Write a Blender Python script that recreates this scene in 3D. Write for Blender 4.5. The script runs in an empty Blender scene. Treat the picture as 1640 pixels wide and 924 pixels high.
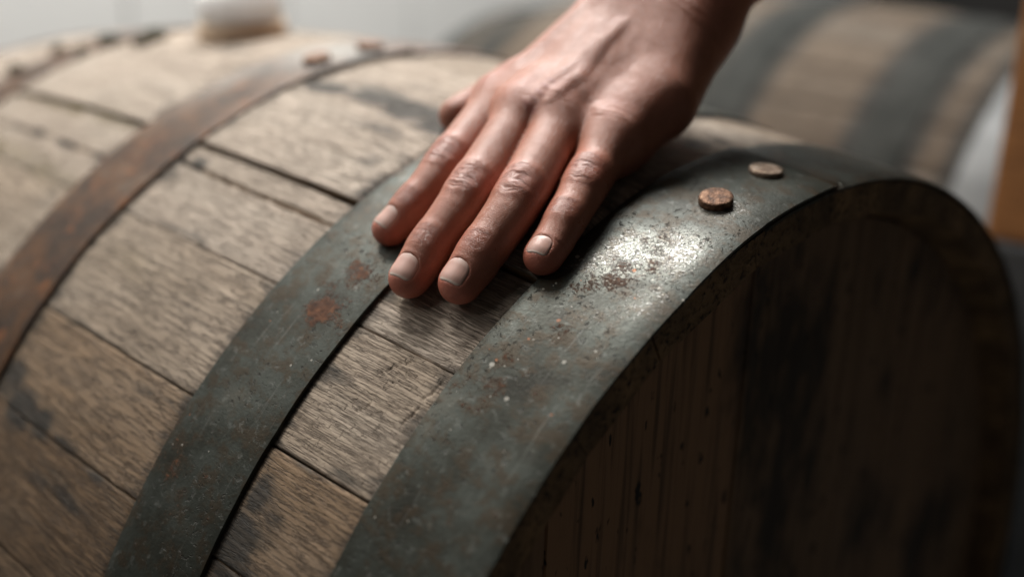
import bpy, math, random
import numpy as np
from mathutils import Matrix, Vector

random.seed(7)
rng = np.random.default_rng(11)
scene = bpy.context.scene
COL = scene.collection
R_ = math.radians

# ---------------------------------------------------------------- camera, light, exposure
CAM_POS = (0.63398, -0.39193, 0.34321)
YAW, PITCH, ROLL = 0.79440, -0.28926, 0.03322
fw = np.array([-math.sin(YAW)*math.cos(PITCH), math.cos(YAW)*math.cos(PITCH), math.sin(PITCH)])
rt0 = np.array([math.cos(YAW), math.sin(YAW), 0.0]); up0 = np.cross(rt0, fw)
rt = math.cos(ROLL)*rt0 + math.sin(ROLL)*up0
up = -math.sin(ROLL)*rt0 + math.cos(ROLL)*up0
cam_d = bpy.data.cameras.new('camera'); cam = bpy.data.objects.new('camera', cam_d); COL.objects.link(cam)
cam.matrix_world = Matrix(((rt[0], up[0], -fw[0], CAM_POS[0]), (rt[1], up[1], -fw[1], CAM_POS[1]),
                           (rt[2], up[2], -fw[2], CAM_POS[2]), (0, 0, 0, 1)))
cam_d.sensor_width = 36; cam_d.lens = 1617.23/1640*36
cam_d.clip_start = 0.02; cam_d.clip_end = 60
cam_d.dof.use_dof = True; cam_d.dof.focus_distance = 0.362; cam_d.dof.aperture_fstop = 2.7
scene.camera = cam

world = bpy.data.worlds.new('World'); scene.world = world; world.use_nodes = True
bg = world.node_tree.nodes['Background']
bg.inputs['Color'].default_value = (1.0, 0.95, 0.88, 1); bg.inputs['Strength'].default_value = 0.022

def area(name, loc, target, sx, sy, power, color):
    d = bpy.data.lights.new(name, 'AREA'); d.shape = 'RECTANGLE'; d.size = sx; d.size_y = sy
    d.energy = power; d.color = color
    o = bpy.data.objects.new(name, d); COL.objects.link(o); o.location = loc
    o.rotation_euler = (Vector(target) - Vector(loc)).to_track_quat('-Z', 'Y').to_euler()
    return o
# two window bays high up behind the barrel, plus two added fills: a wide soft one front left, one over the back wall
area('window_light', (-0.61, -0.09, 1.78), (0.37, -0.09, 0.27), 0.42, 0.40, 25, (1.0, 0.965, 0.91))
area('window_light', (-0.421, 0.443, 1.796), (0.37, -0.09, 0.27), 0.30, 0.34, 4.5, (1.0, 0.97, 0.93))
area('fill_light', (-0.735, -1.085, 1.608), (0.32, -0.12, 0.22), 1.4, 1.0, 12.5, (1.0, 0.965, 0.92))
area('wall_fill_light', (-0.9, 1.0, 2.4), (-1.4, 0.8, 0.2), 1.2, 1.0, 95, (1.0, 0.985, 0.96))

scene.view_settings.view_transform = 'Standard'; scene.view_settings.look = 'None'
scene.view_settings.exposure = 0.0; scene.view_settings.gamma = 1.0
scene.view_settings.use_curve_mapping = False
scene.render.engine = 'CYCLES'
scene.cycles.use_denoising = True
scene.cycles.max_bounces = 8

# ---------------------------------------------------------------- helpers
def tag(o, label=None, cat=None, group=None, kind=None):
    if label: o['label'] = label
    if cat: o['category'] = cat
    if group: o['group'] = group
    if kind: o['kind'] = kind
    return o

def empty(name, loc=(0, 0, 0)):
    o = bpy.data.objects.new(name, None); COL.objects.link(o); o.location = loc
    o.empty_display_size = .05
    return o

def mesh_obj(name, verts, faces, mat, parent=None, smooth=True, uv=None, attrs=None):
    me = bpy.data.meshes.new(name)
    me.from_pydata([tuple(map(float, v)) for v in verts], [], [tuple(map(int, f)) for f in faces])
    finish(me, mat, smooth, uv, attrs)
    o = bpy.data.objects.new(name, me); COL.objects.link(o)
    if parent: o.parent = parent
    return o

def finish(me, mat, smooth, uv=None, attrs=None):
    if mat: me.materials.append(mat)
    if smooth: me.polygons.foreach_set('use_smooth', np.ones(len(me.polygons), bool))
    if uv is not None:
        li = np.empty(len(me.loops), np.int32); me.loops.foreach_get('vertex_index', li)
        lay = me.uv_layers.new(name='st')
        lay.data.foreach_set('uv', np.asarray(uv, np.float32)[li].ravel())
    for k, a in (attrs or {}).items():
        at = me.attributes.new(k, 'FLOAT', 'POINT'); at.data.foreach_set('value', np.asarray(a, np.float32))
    me.update()

def vnoise(x, y, seed=0):
    """smooth value noise in two dimensions, 0..1"""
    x = np.asarray(x, float); y = np.asarray(y, float)
    xi = np.floor(x).astype(np.int64); yi = np.floor(y).astype(np.int64)
    fx = x - xi; fy = y - yi
    fx = fx*fx*(3-2*fx); fy = fy*fy*(3-2*fy)
    def h(a, b):
        n = (a*374761393 + b*668265263 + seed*982451653) & 0x7fffffff
        n = ((n ^ (n >> 13)) * 1274126177) & 0x7fffffff
        return ((n ^ (n >> 16)) & 0xffff) / 65535.0
    return (h(xi, yi)*(1-fx) + h(xi+1, yi)*fx)*(1-fy) + (h(xi, yi+1)*(1-fx) + h(xi+1, yi+1)*fx)*fy

def fbm(x, y, seed=0, o=3):
    s = 0; a = .5; t = 0
    for i in range(o):
        s = s + a*vnoise(x*2**i, y*2**i, seed+i*17); t += a; a *= .5
    return s/t

class NT:
    """short-hand for building a node material"""
    def __init__(self, name):
        self.m = bpy.data.materials.new(name); self.m.use_nodes = True
        self.t = self.m.node_tree; self.n = self.t.nodes
        self.b = self.n['Principled BSDF']
    def node(self, kind, **kw):
        n = self.n.new(kind)
        for k, v in kw.items(): setattr(n, k, v)
        return n
    def put(self, sock, v):
        if isinstance(v, bpy.types.NodeSocket): self.t.links.new(v, sock)
        elif isinstance(v, (tuple, list)) and len(v) == 3 and sock.type == 'RGBA': sock.default_value = (*v, 1)
        else: sock.default_value = v
    def attr(self, name):
        return self.node('ShaderNodeAttribute', attribute_name=name).outputs['Fac']
    def uv(self):
        return self.node('ShaderNodeUVMap', uv_map='st').outputs[0]
    def objco(self): return self.node('ShaderNodeTexCoord').outputs['Object']
    def rand(self): return self.node('ShaderNodeObjectInfo').outputs['Random']
    def math(self, op, a, b=0.0, c=0.0, clamp=False):
        n = self.node('ShaderNodeMath', operation=op, use_clamp=clamp)
        for i, v in enumerate((a, b, c)): self.put(n.inputs[i], v)
        return n.outputs[0]
    def vec(self, op, a, b=(0, 0, 0)):
        n = self.node('ShaderNodeVectorMath', operation=op)
        self.put(n.inputs[0], a); self.put(n.inputs[1], b)
        return n.outputs[0]
    def noise(self, vec, scale=1.0, detail=3.0, rough=.55, dist=0.0):
        n = self.node('ShaderNodeTexNoise')
        self.put(n.inputs['Vector'], vec); self.put(n.inputs['Scale'], scale)
        self.put(n.inputs['Detail'], detail); self.put(n.inputs['Roughness'], rough); self.put(n.inputs['Distortion'], dist)
        return n.outputs[0]
    def voro(self, vec, scale, feature='F1', out='Distance', rnd=1.0):
        n = self.node('ShaderNodeTexVoronoi', feature=feature)
        self.put(n.inputs['Vector'], vec); self.put(n.inputs['Scale'], scale); self.put(n.inputs['Randomness'], rnd)
        return n.outputs[out]
    def ramp(self, fac, stops):
        n = self.node('ShaderNodeValToRGB'); self.put(n.inputs[0], fac)
        e = n.color_ramp.elements
        while len(e) < len(stops): e.new(.5)
        for i, (p, c) in enumerate(stops):
            e[i].position = p
            e[i].color = (c, c, c, 1) if not isinstance(c, (tuple, list)) else (*c, 1)
        return n.outputs[0]
    def mix(self, fac, a, b, mode='MIX'):
        n = self.node('ShaderNodeMix', data_type='RGBA', blend_type=mode)
        self.put(n.inputs[0], fac); self.put(n.inputs[6], a); self.put(n.inputs[7], b)
        return n.outputs[2]
    def step(self, v, lo, hi):
        n = self.node('ShaderNodeMapRange', interpolation_type='SMOOTHSTEP')
        self.put(n.inputs[0], v); self.put(n.inputs[1], lo); self.put(n.inputs[2], hi)
        return n.outputs[0]
    def bump(self, h, dist, strength=1.0, normal=None):
        n = self.node('ShaderNodeBump'); self.put(n.inputs['Height'], h)
        n.inputs['Distance'].default_value = dist; n.inputs['Strength'].default_value = strength
        if normal is not None: self.put(n.inputs['Normal'], normal)
        return n.outputs[0]
    def out(self, **kw):
        names = dict(color='Base Color', rough='Roughness', metal='Metallic', normal='Normal', spec='Specular IOR Level',
                     sss='Subsurface Weight', coat='Coat Weight')
        for k, v in kw.items(): self.put(self.b.inputs[names[k]], v)
        return self.m

# ---------------------------------------------------------------- materials
def mat_stave(name='weathered_oak', grey=0.0):
    N = NT(name); uv = N.uv(); r = N.rand()
    off = N.node('ShaderNodeCombineXYZ'); N.put(off.inputs[0], N.math('MULTIPLY', r, 37.0)); N.put(off.inputs[1], N.math('MULTIPLY', r, 11.0)); N.put(off.inputs[2], N.math('MULTIPLY', r, 5.0))
    def co(sx, sy):
        return N.vec('ADD', N.vec('MULTIPLY', uv, (sx, sy, 1)), off.outputs[0])
    warp = N.math('SUBTRACT', N.noise(co(14, 30), 1, 2), .5)
    wv = N.node('ShaderNodeCombineXYZ'); N.put(wv.inputs[1], N.math('MULTIPLY', warp, .0022))
    uvw = N.vec('ADD', uv, wv.outputs[0])
    gs = N.node('ShaderNodeCombineXYZ'); N.put(gs.inputs[0], N.math('ADD', .7, N.math('MULTIPLY', r, .8))); N.put(gs.inputs[1], N.math('ADD', .7, N.math('MULTIPLY', N.math('FRACT', N.math('MULTIPLY', r, 7.3)), .75))); gs.inputs[2].default_value = 1
    uvg = N.vec('MULTIPLY', uvw, gs.outputs[0])
    def cw(sx, sy): return N.vec('ADD', N.vec('MULTIPLY', uvg, (sx, sy, 1)), off.outputs[0])
    fine = N.noise(cw(40, 1200), 1, 4, .68)
    mid = N.noise(cw(9, 240), 1, 3, .6)
    broad = N.noise(co(7, 40), 1, 3, .55)
    blot = N.noise(co(22, 60), 1, 5, .66)
    stain_shadow = N.attr('stain_shadow'); edge = N.attr('edge'); rough_a = N.attr('torn'); moss = N.attr('moss')
    # per stave hue, greyed by weather; lower staves also carry painted shade
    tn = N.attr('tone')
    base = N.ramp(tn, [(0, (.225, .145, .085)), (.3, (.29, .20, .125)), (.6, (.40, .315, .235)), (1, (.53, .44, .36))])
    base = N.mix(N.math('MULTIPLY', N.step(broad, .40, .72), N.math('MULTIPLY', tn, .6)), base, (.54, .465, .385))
    base = N.mix(N.math('MULTIPLY', N.step(blot, .47, .70), .38), base, (.22, .17, .12))
    base = N.mix(N.math('MULTIPLY', N.step(mid, .55, .78), .22), base, (.16, .105, .062))
    thin = N.noise(cw(38, 720), 1, 3, .62)
    thin = N.math('SUBTRACT', 1.0, N.step(N.math('ABSOLUTE', N.math('SUBTRACT', thin, .5)), .006, .045))
    lines = N.math('MAXIMUM', N.math('MULTIPLY', N.step(fine, .54, .64), .55), N.math('MULTIPLY', thin, .95))
    base = N.mix(N.math('MULTIPLY', lines, N.math('SUBTRACT', .82, N.math('MULTIPLY', tn, .30))), base, (.085, .057, .038))
    if grey: base = N.mix(grey, base, (.07, .058, .046))
    # short torn checks across the grain
    chk = N.noise(co(640, 330), 1, 3, .6, .3)
    tear = N.math('MULTIPLY', N.step(chk, .60, .70), rough_a)
    base = N.mix(N.math('MULTIPLY', tear, .7), base, (.08, .055, .036))
    ol = N.math('MULTIPLY', moss, N.step(N.noise(co(60, 90), 1, 3), .3, .6))
    base = N.mix(ol, base, (.16, .125, .055))
    dk = N.step(N.math('ADD', N.math('MULTIPLY', stain_shadow, 1.0), N.math('MULTIPLY', N.math('SUBTRACT', N.noise(co(48, 130), 1, 4, .65), .5), 1.1)), .25, .85)
    base = N.mix(N.math('MULTIPLY', dk, .86), base, (.035, .036, .034))
    ed = N.step(N.math('ADD', edge, N.math('MULTIPLY', N.math('SUBTRACT', N.noise(co(70, 160), 1, 3), .5), 1.0)), .55, 1.1)
    base = N.mix(N.math('MULTIPLY', ed, .55), base, (.06, .045, .030))
    h = N.math('ADD', N.math('MULTIPLY', N.math('SUBTRACT', 1.0, lines), .55), N.math('MULTIPLY', mid, .3))
    h = N.math('ADD', h, N.math('MULTIPLY', N.noise(co(900, 1500), 1, 2), .25))
    h = N.math('SUBTRACT', h, N.math('MULTIPLY', tear, 1.1))
    return N.out(color=base, rough=.78, normal=N.bump(h, .0008, 1.0), spec=.3)

def mat_endgrain():
    N = NT('dark_end_grain'); c = N.objco()
    a = N.noise(c, 60, 4, .6); b = N.noise(N.vec('MULTIPLY', c, (60, 400, 400)), 1, 3)
    base = N.ramp(a, [(.3, (.08, .052, .030)), (.55, (.21, .130, .066)), (.75, (.32, .195, .095))])
    base = N.mix(N.step(b, .5, .7), base, (.035, .024, .016))
    return N.out(color=base, rough=.75, normal=N.bump(N.math('ADD', a, b), .0012), spec=.25)

def mat_head():
    N = NT('dark_head_oak'); c = N.objco(); r = N.rand()
    cc = N.vec('ADD', N.vec('MULTIPLY', c, (1, 260, 9)), N.vec('SCALE', (0, 0, 0)))
    g = N.noise(cc, 1, 4, .6); b = N.noise(N.vec('MULTIPLY', c, (20, 20, 9)), 1, 4, .65)
    tn = N.attr('tone')
    base = N.ramp(N.attr('tone'), [(0, (.13, .088, .055)), (.5, (.20, .120, .066)), (1, (.30, .165, .085))])
    base = N.mix(N.step(g, .45, .7), base, (.11, .064, .035))
    base = N.mix(N.math('MULTIPLY', N.step(b, .5, .66), .85), base, (.018, .015, .013))
    sp = N.noise(N.vec('MULTIPLY', c, (200, 200, 90)), 1, 2)
    base = N.mix(N.step(sp, .64, .72), base, (.012, .010, .008))
    return N.out(color=base, rough=.7, normal=N.bump(N.math('ADD', g, N.math('MULTIPLY', sp, -.6)), .0007), spec=.3)

def mat_hoop(name, rusty):
    N = NT(name); uv = N.uv()
    big = N.noise(uv, 30, 6, .68); medium = N.noise(uv, 95, 5, .68); fine = N.noise(uv, 700, 3, .6); crust = N.noise(uv, 640, 5, .78)
    streak = N.noise(N.vec('MULTIPLY', uv, (420, 26, 1)), 1, 4, .6)
    rust = N.attr('rust'); scuff = N.attr('scuff'); pale = N.attr('pale')
    if rusty:
        base = N.ramp(big, [(.32, (.026, .020, .015)), (.46, (.070, .042, .026)), (.56, (.125, .062, .030)), (.70, (.135, .11, .085))])
        base = N.mix(N.math('MULTIPLY', N.step(N.noise(uv, 70, 4, .7), .55, .68), .8), base, (.27, .10, .035))
        base = N.mix(N.math('MULTIPLY', N.step(medium, .50, .62), .55), base, (.055, .045, .038))
        base = N.mix(N.math('MULTIPLY', pale, .85, clamp=True), base, (.33, .315, .285))
    else:
        base = N.ramp(big, [(.33, (.018, .017, .012)), (.45, (.036, .038, .030)), (.57, (.056, .062, .053)), (.72, (.085, .082, .066))])
        base = N.mix(N.math('MULTIPLY', N.step(medium, .46, .60), .70), base, (.050, .035, .020))
        base = N.mix(N.math('MULTIPLY', N.step(N.noise(uv, 210, 4, .7), .56, .68), .45), base, (.17, .175, .16))
    pit = N.math('MULTIPLY', N.step(N.noise(uv, 420, 3, .7), .57, .66), N.step(N.noise(uv, 44, 4, .65), .42, .60))
    base = N.mix(N.math('MULTIPLY', pit, .75), base, (.018, .015, .011))
    base = N.mix(N.math('MULTIPLY', N.step(streak, .60, .74), .30), base, (.20, .20, .185))
    # bright bared zinc, broken into flakes
    fmask = N.step(N.math('ADD', N.math('MULTIPLY', scuff, .50), N.math('ADD', N.math('MULTIPLY', N.math('SUBTRACT', crust, .5), 2.3), N.math('MULTIPLY', N.math('SUBTRACT', medium, .5), .7))), .22, .30)
    fmask = N.math('MULTIPLY', fmask, N.step(scuff, .06, .3))
    deep = N.math('MULTIPLY', N.step(N.noise(uv, 300, 5, .75), .55, .63), N.step(scuff, .05, .35))
    base = N.mix(N.math('MULTIPLY', deep, .85), base, (.035, .022, .014))
    base = N.mix(N.math('MULTIPLY', fmask, .8), base, (.30, .295, .28))
    # rust blotches
    rm = N.step(N.math('ADD', rust, N.math('ADD', N.math('MULTIPLY', N.math('SUBTRACT', medium, .5), 1.7), N.math('MULTIPLY', N.math('SUBTRACT', crust, .5), 2.0))), .40, .70)
    rcol = N.ramp(N.noise(uv, 330, 3), [(.3, (.040, .018, .011)), (.55, (.115, .048, .024)), (.75, (.24, .10, .042))])
    base = N.mix(N.math('MULTIPLY', rm, .94), base, rcol)
    # pale crusty specks and orange pin-pricks
    speck = None
    for sc_, w in ((230, 1.0), (420, .9)):
        sp = N.voro(uv, sc_, 'F1', 'Distance'); col = N.voro(uv, sc_, 'F1', 'Color')
        sep = N.node('ShaderNodeSeparateColor'); N.put(sep.inputs[0], col)
        size = N.math('ADD', .05, N.math('MULTIPLY', sep.outputs[1], .17))
        cluster = N.math('ADD', N.math('MULTIPLY', pale if not rusty else .0, .62*w), N.math('MULTIPLY', N.step(N.noise(uv, 38, 2), .5, .72), .10))
        on = N.math('LESS_THAN', sep.outputs[0], cluster)
        k = N.math('MULTIPLY', N.math('LESS_THAN', N.math('ADD', sp, N.math('MULTIPLY', N.math('SUBTRACT', fine, .5), .22)), size), on)
        spc = N.mix(N.math('GREATER_THAN', sep.outputs[2], .96), (.46, .435, .38), (.34, .12, .04))
        base = N.mix(N.math('MULTIPLY', k, .85), base, spc)
        speck = k if speck is None else N.math('MAXIMUM', speck, k)
    metal = N.math('SUBTRACT', .42 if not rusty else .10, N.math('MULTIPLY', N.math('MAXIMUM', rm, N.math('MAXIMUM', speck, pit)), .45), clamp=True)
    rough = N.math('ADD', .33, N.math('MULTIPLY', medium, .26))
    rough = N.math('ADD', rough, N.math('MULTIPLY', N.math('MAXIMUM', rm, pit), .30), clamp=True)
    bare = N.math('MULTIPLY', N.step(scuff, .05, .5), N.math('SUBTRACT', 1.0, rm))
    metal = N.math('ADD', metal, N.math('MULTIPLY', bare, .35), clamp=True)
    rough = N.math('SUBTRACT', rough, N.math('MULTIPLY', bare, .10))
    base = N.mix(N.math('MULTIPLY', bare, .55), base, N.mix(1.0, base, (.13, .13, .12), 'ADD'))
    h = N.math('ADD', N.math('MULTIPLY', medium, .7), N.math('MULTIPLY', fine, .35))
    h = N.math('ADD', h, N.math('MULTIPLY', speck, .9)); h = N.math('ADD', h, N.math('MULTIPLY', rm, .3))
    h = N.math('ADD', h, N.math('MULTIPLY', fmask, .35)); h = N.math('SUBTRACT', h, N.math('MULTIPLY', pit, .5))
    return N.out(color=base, rough=rough, metal=metal, normal=N.bump(h, .00036, .9), spec=.22)

def mat_rivet(bright=False):
    N = NT('worn_rivet_steel' if bright else 'rusty_rivet_steel'); c = N.objco()
    a = N.noise(c, 320, 4, .6); b = N.noise(c, 1300, 2)
    base = N.ramp(a, [(.34, (.10, .065, .045)), (.52, (.30, .215, .155)), (.70, (.50, .42, .34))] if bright else [(.36, (.06, .030, .018)), (.55, (.19, .098, .056)), (.72, (.38, .235, .15))])
    return N.out(color=base, rough=N.math('ADD', .35, N.math('MULTIPLY', b, .4)), metal=.6, normal=N.bump(N.math('ADD', a, b), .0004))

def mat_plain(name, stops, scale=30, rough=.7, bump=.0, stretch=(1, 1, 1), spec=.4):
    N = NT(name); c = N.vec('MULTIPLY', N.objco(), stretch)
    a = N.noise(c, scale, 4, .6)
    kw = {}
    if bump: kw['normal'] = N.bump(a, bump)
    return N.out(color=N.ramp(a, stops), rough=rough, spec=spec, **kw)

M_STAVE = mat_stave(); M_STAVE2 = mat_stave('grey_weathered_oak', .62); M_END = mat_endgrain(); M_HEAD = mat_head()
M_HOOP = mat_hoop('galvanised_hoop_steel', False); M_HOOPR = mat_hoop('rusted_hoop_steel', True)
M_RIVET = mat_rivet(); M_RIVET2 = mat_rivet(True)
M_DULL = mat_plain('dull_hoop_steel', [(.3, (.022, .024, .022)), (.7, (.050, .051, .047))], 25, .85, .0005, (1, 1, 1), .1)
M_HOOP_LIT = mat_plain('highlit_hoop_steel', [(.3, (.13, .135, .135)), (.7, (.21, .215, .215))], 25, .5, .0005)  # highlight on the far barrel's end hoop, put into its colour
M_HOOP_LIT.node_tree.nodes['Principled BSDF'].inputs['Metallic'].default_value = .5
M_WALL = mat_plain('painted_wall', [(.3, (.70, .70, .68)), (.7, (.76, .76, .74))], 3, .7)
M_FLOOR = mat_plain('concrete', [(.3, (.10, .10, .095)), (.7, (.16, .155, .145))], 6, .8, .001)
M_POST = mat_plain('oiled_timber', [(.3, (.17, .070, .020)), (.55, (.29, .120, .034)), (.75, (.38, .17, .050))], 6, .6, .001, (9, 9, 60))
M_DARK = mat_plain('dark_block', [(.3, (.025, .028, .03)), (.7, (.05, .052, .055))], 20, .55, .0005)
M_BUNGW = mat_plain('white_silicone', [(.3, (.86, .86, .86)), (.7, (.90, .90, .90))], 20, .45)
for k_, v_ in (('Subsurface Weight', .7), ('Subsurface Scale', .03)): M_BUNGW.node_tree.nodes['Principled BSDF'].inputs[k_].default_value = v_
M_BUNGW.node_tree.nodes['Principled BSDF'].inputs['Subsurface Radius'].default_value = (1, 1, 1)
M_BUNGT = mat_plain('pale_poplar', [(.3, (.78, .60, .43)), (.7, (.85, .68, .52))], 40, .65)
M_DIRT = mat_plain('dark_dirt', [(.3, (.03, .028, .018)), (.7, (.09, .075, .04))], 300, .9, .001)

# ---------------------------------------------------------------- setting
o = mesh_obj('floor', [(-4, -3, -.3135), (4, -3, -.3135), (4, 4, -.3135), (-4, 4, -.3135)], [(0, 1, 2, 3)], M_FLOOR, smooth=False)
tag(o, kind='structure')

def box_geo(x0, x1, y0, y1, z0, z1, bev=.0):
    """box with chamfered edges; returns verts, faces"""
    b = min(bev, (x1-x0)*.3, (y1-y0)*.3, (z1-z0)*.3)
    if b <= 0:
        v = [(x, y, z) for x in (x0, x1) for y in (y0, y1) for z in (z0, z1)]
        return v, [(0, 1, 3, 2), (4, 6, 7, 5), (0, 4, 5, 1), (2, 3, 7, 6), (0, 2, 6, 4), (1, 5, 7, 3)]
    import bmesh
    bm = bmesh.new(); bmesh.ops.create_cube(bm, size=1)
    for v in bm.verts:
        v.co = Vector(((x0+x1)/2 + v.co.x*(x1-x0), (y0+y1)/2 + v.co.y*(y1-y0), (z0+z1)/2 + v.co.z*(z1-z0)))
    bmesh.ops.bevel(bm, geom=bm.edges[:], offset=b, segments=2, affect='EDGES', profile=.6)
    vs = [tuple(v.co) for v in bm.verts]; bm.verts.index_update()
    fs = [tuple(v.index for v in f.verts) for f in bm.faces]; bm.free()
    return vs, fs

wall = mesh_obj('wall', *box_geo(-1.72, -1.63, -2.6, 4.0, -.3135, 2.6), M_WALL, smooth=False)
tag(wall, kind='structure')
for i in range(15):
    y0 = -2.2 + i*.40
    mesh_obj('wall_board', *box_geo(-1.63, -1.612, y0+.004, y0+.396, -.30, 2.6, .004), M_WALL, wall, smooth=False)

# ---------------------------------------------------------------- barrel
HL, XC, RB, RC = .44, .0092, .3086, .27
XE = .4392                                   # where the staves end
def rad(x): return RB - (RB-RC)*((x-XC)/(HL-XC))**2
X_FAR = 2*XC - XE
HOOPS = [('H', .3901, .4408), ('Q', .2905, .3380), ('B', .1092, .1611), ('B', 2*XC-.1611, 2*XC-.1079), ('Q', 2*XC-.3380, 2*XC-.2905), ('H', 2*XC-.4408, 2*XC-.3901)]

SEAMS = [16.72, 30.03, 39.51, 50.24, 58.96, 68.73]
s = 16.72
for w in (11.6, 11.3, 10.2, 9.4): s -= w; SEAMS.insert(0, s)
s = 68.73
while s < SEAMS[0] + 360 - 16:
    s += random.uniform(8.8, 12.4); SEAMS.append(s)
SEAMS.append(SEAMS[0] + 360)

# stains with a shape of their own, a few painting the hand's shadow: x, angle, half sizes (m along x, degrees), weight
STAINS_SHADOW = [(.255, 21.0, .028, 1.5, .62), (.272, 25.5, .012, 2.6, .5), (.205, 14.5, .03, 1.6, .7), (.235, 12.0, .03, 1.2, .55), (.30, 62, .03, 3, .6), (.15, 61, .02, 2.6, .8), (.195, 55.0, .02, 1.2, .45), (.345, 53.8, .012, 2.2, .6), (.07, 24, .03, .8, .4), (.25, 44.5, .02, .9, .35), (.19, 46, .02, .6, .35),
          (.215, 38.9, .05, .7, .55), (.30, 39.6, .012, 1.2, .5), (.20, 50.0, .05, .8, .55), (.27, 51.5, .03, 1.0, .5), (.165, 52, .006, 6, .6), (.165, 40, .005, 5, .5), (.287, 45, .004, 6, .45), (.287, 55, .006, 5, .6), (.24, 62, .05, 1.6, .6), (.17, 65, .02, 3, .8), (.35, 50.2, .03, .5, .6), (.374, 49.6, .015, .6, .6), (.09, 41, .012, 3, .5), (.20, 26.5, .014, .8, .35), (.225, 23.5, .01, .7, .35),
          (.182, 16.8, .02, 1.9, 1.15), (.219, 16.2, .024, 2.2, 1.25), (.250, 16.6, .022, 2.4, 1.2), (.275, 17.9, .016, 2.0, 1.15),
          (.104, 16.5, .010, 1.6, .8), (.053, 12.6, .02, 1.2, .8), (.118, 13.4, .012, 2.0, .6),
          (.190, 58.3, .018, 2.2, 1.1), (.209, 58.6, .012, 1.5, 1.0), (.172, 57.0, .016, 2.4, .9), (.232, 58.6, .014, .8, .8), (.26, 59.2, .014, .7, .8),
          (.343, 57.4, .014, 2.8, 1.2), (.345, 53.5, .007, 2.2, .9), (.356, 54.6, .008, 1.4, .55), (.35, 59.5, .02, 2.4, .8),
          (.010, 35.0, .012, .8, 1.0), (.050, 35.2, .016, .6, 1.0), (.098, 35.2, .010, .6, .9), (-.03, 35.1, .03, .5, .7),
          (.176, 32.0, .010, 1.1, 1.0), (.372, 5.0, .012, 2.4, .8), (.366, 9.5, .016, 1.8, .6), (.375, 2.0, .012, 1.2, .7),  # the low-angle ones paint the palm's shadow on the wood
          (.367, 21.5, .02, 1.5, .7), (.38, 24, .02, 2.5, .7), (.384, 36.5, .004, 1.2, .5), (.386, 40.3, .006, 2.2, .6)]
TORN = [(.367, 44.0, .012, 3.0, .9), (.368, 41.4, .010, 2.4, 1.0), (.385, 40.6, .008, 3.4, 1.0), (.352, 46.5, .02, 3, .7), (.385, 46, .01, 5, .6), (.36, 36, .05, 3, .35), (.385, 33.0, .010, 4, .55)]
MOSS = [(.02, 30.4, .09, .8, 1.0), (-.05, 38.6, .10, 1.6, .8), (.06, 39.0, .05, 1.0, .7), (.20, 43.5, .03, 1.6, .25), (.335, 36.5, .02, 2.5, .3)]
# open cracks along the grain: (x, angle) polyline, half width (m), depth (m)
CRACKS = [([(.166, 32.45), (.19, 32.65), (.227, 32.8), (.256, 32.72), (.289, 32.8)], .0011, .0045),
          ([(-.09, 35.1), (-.05, 35.2), (.010, 34.95), (.051, 35.2), (.108, 35.25)], .0009, .003),
          ([(.3610, 41.9), (.3635, 41.7), (.3650, 41.2), (.3668, 41.15)], .00028, .0008), ([(.3660, 40.7), (.3690, 40.5), (.3700, 40.2), (.3712, 40.1)], .00032, .0009),
          ([(.3625, 45.2), (.3650, 44.8), (.3664, 44.2)], .0003, .0010),
          ([(.3840, 42.2), (.3858, 41.4), (.3862, 40.4)], .0004, .0008), ([(.3825, 44.4), (.3840, 43.6), (.3846, 42.9)], .0004, .0010)]

def blobs(L, x, a):
    s = np.zeros_like(x)
    for bx, ba, sx, sa, w in L:
        s = np.maximum(s, w*np.exp(-((x-bx)/sx)**2 - ((a-ba)/sa)**2))
    return s

def crack_depth(x, a, rr):
    d = np.zeros_like(x)
    sarc = np.radians(a)*rr
    for pts, w, dep in CRACKS:
        P = [(px, math.radians(pa)*rad(px)) for px, pa in pts]
        best = np.full(x.shape, 9.0)
        for (ax, ay), (bx, by) in zip(P[:-1], P[1:]):
            ux, uy = bx-ax, by-ay; L2 = ux*ux+uy*uy
            t = np.clip(((x-ax)*ux + (sarc-ay)*uy)/L2, 0, 1)
            best = np.minimum(best, np.hypot(x-ax-t*ux, sarc-ay-t*uy))
        ww = w*(.6 + .9*vnoise(x*260, sarc*260, 5))
        d = np.maximum(d, dep*np.clip(1.15 - best/ww, 0, 1))
    return d

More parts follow.
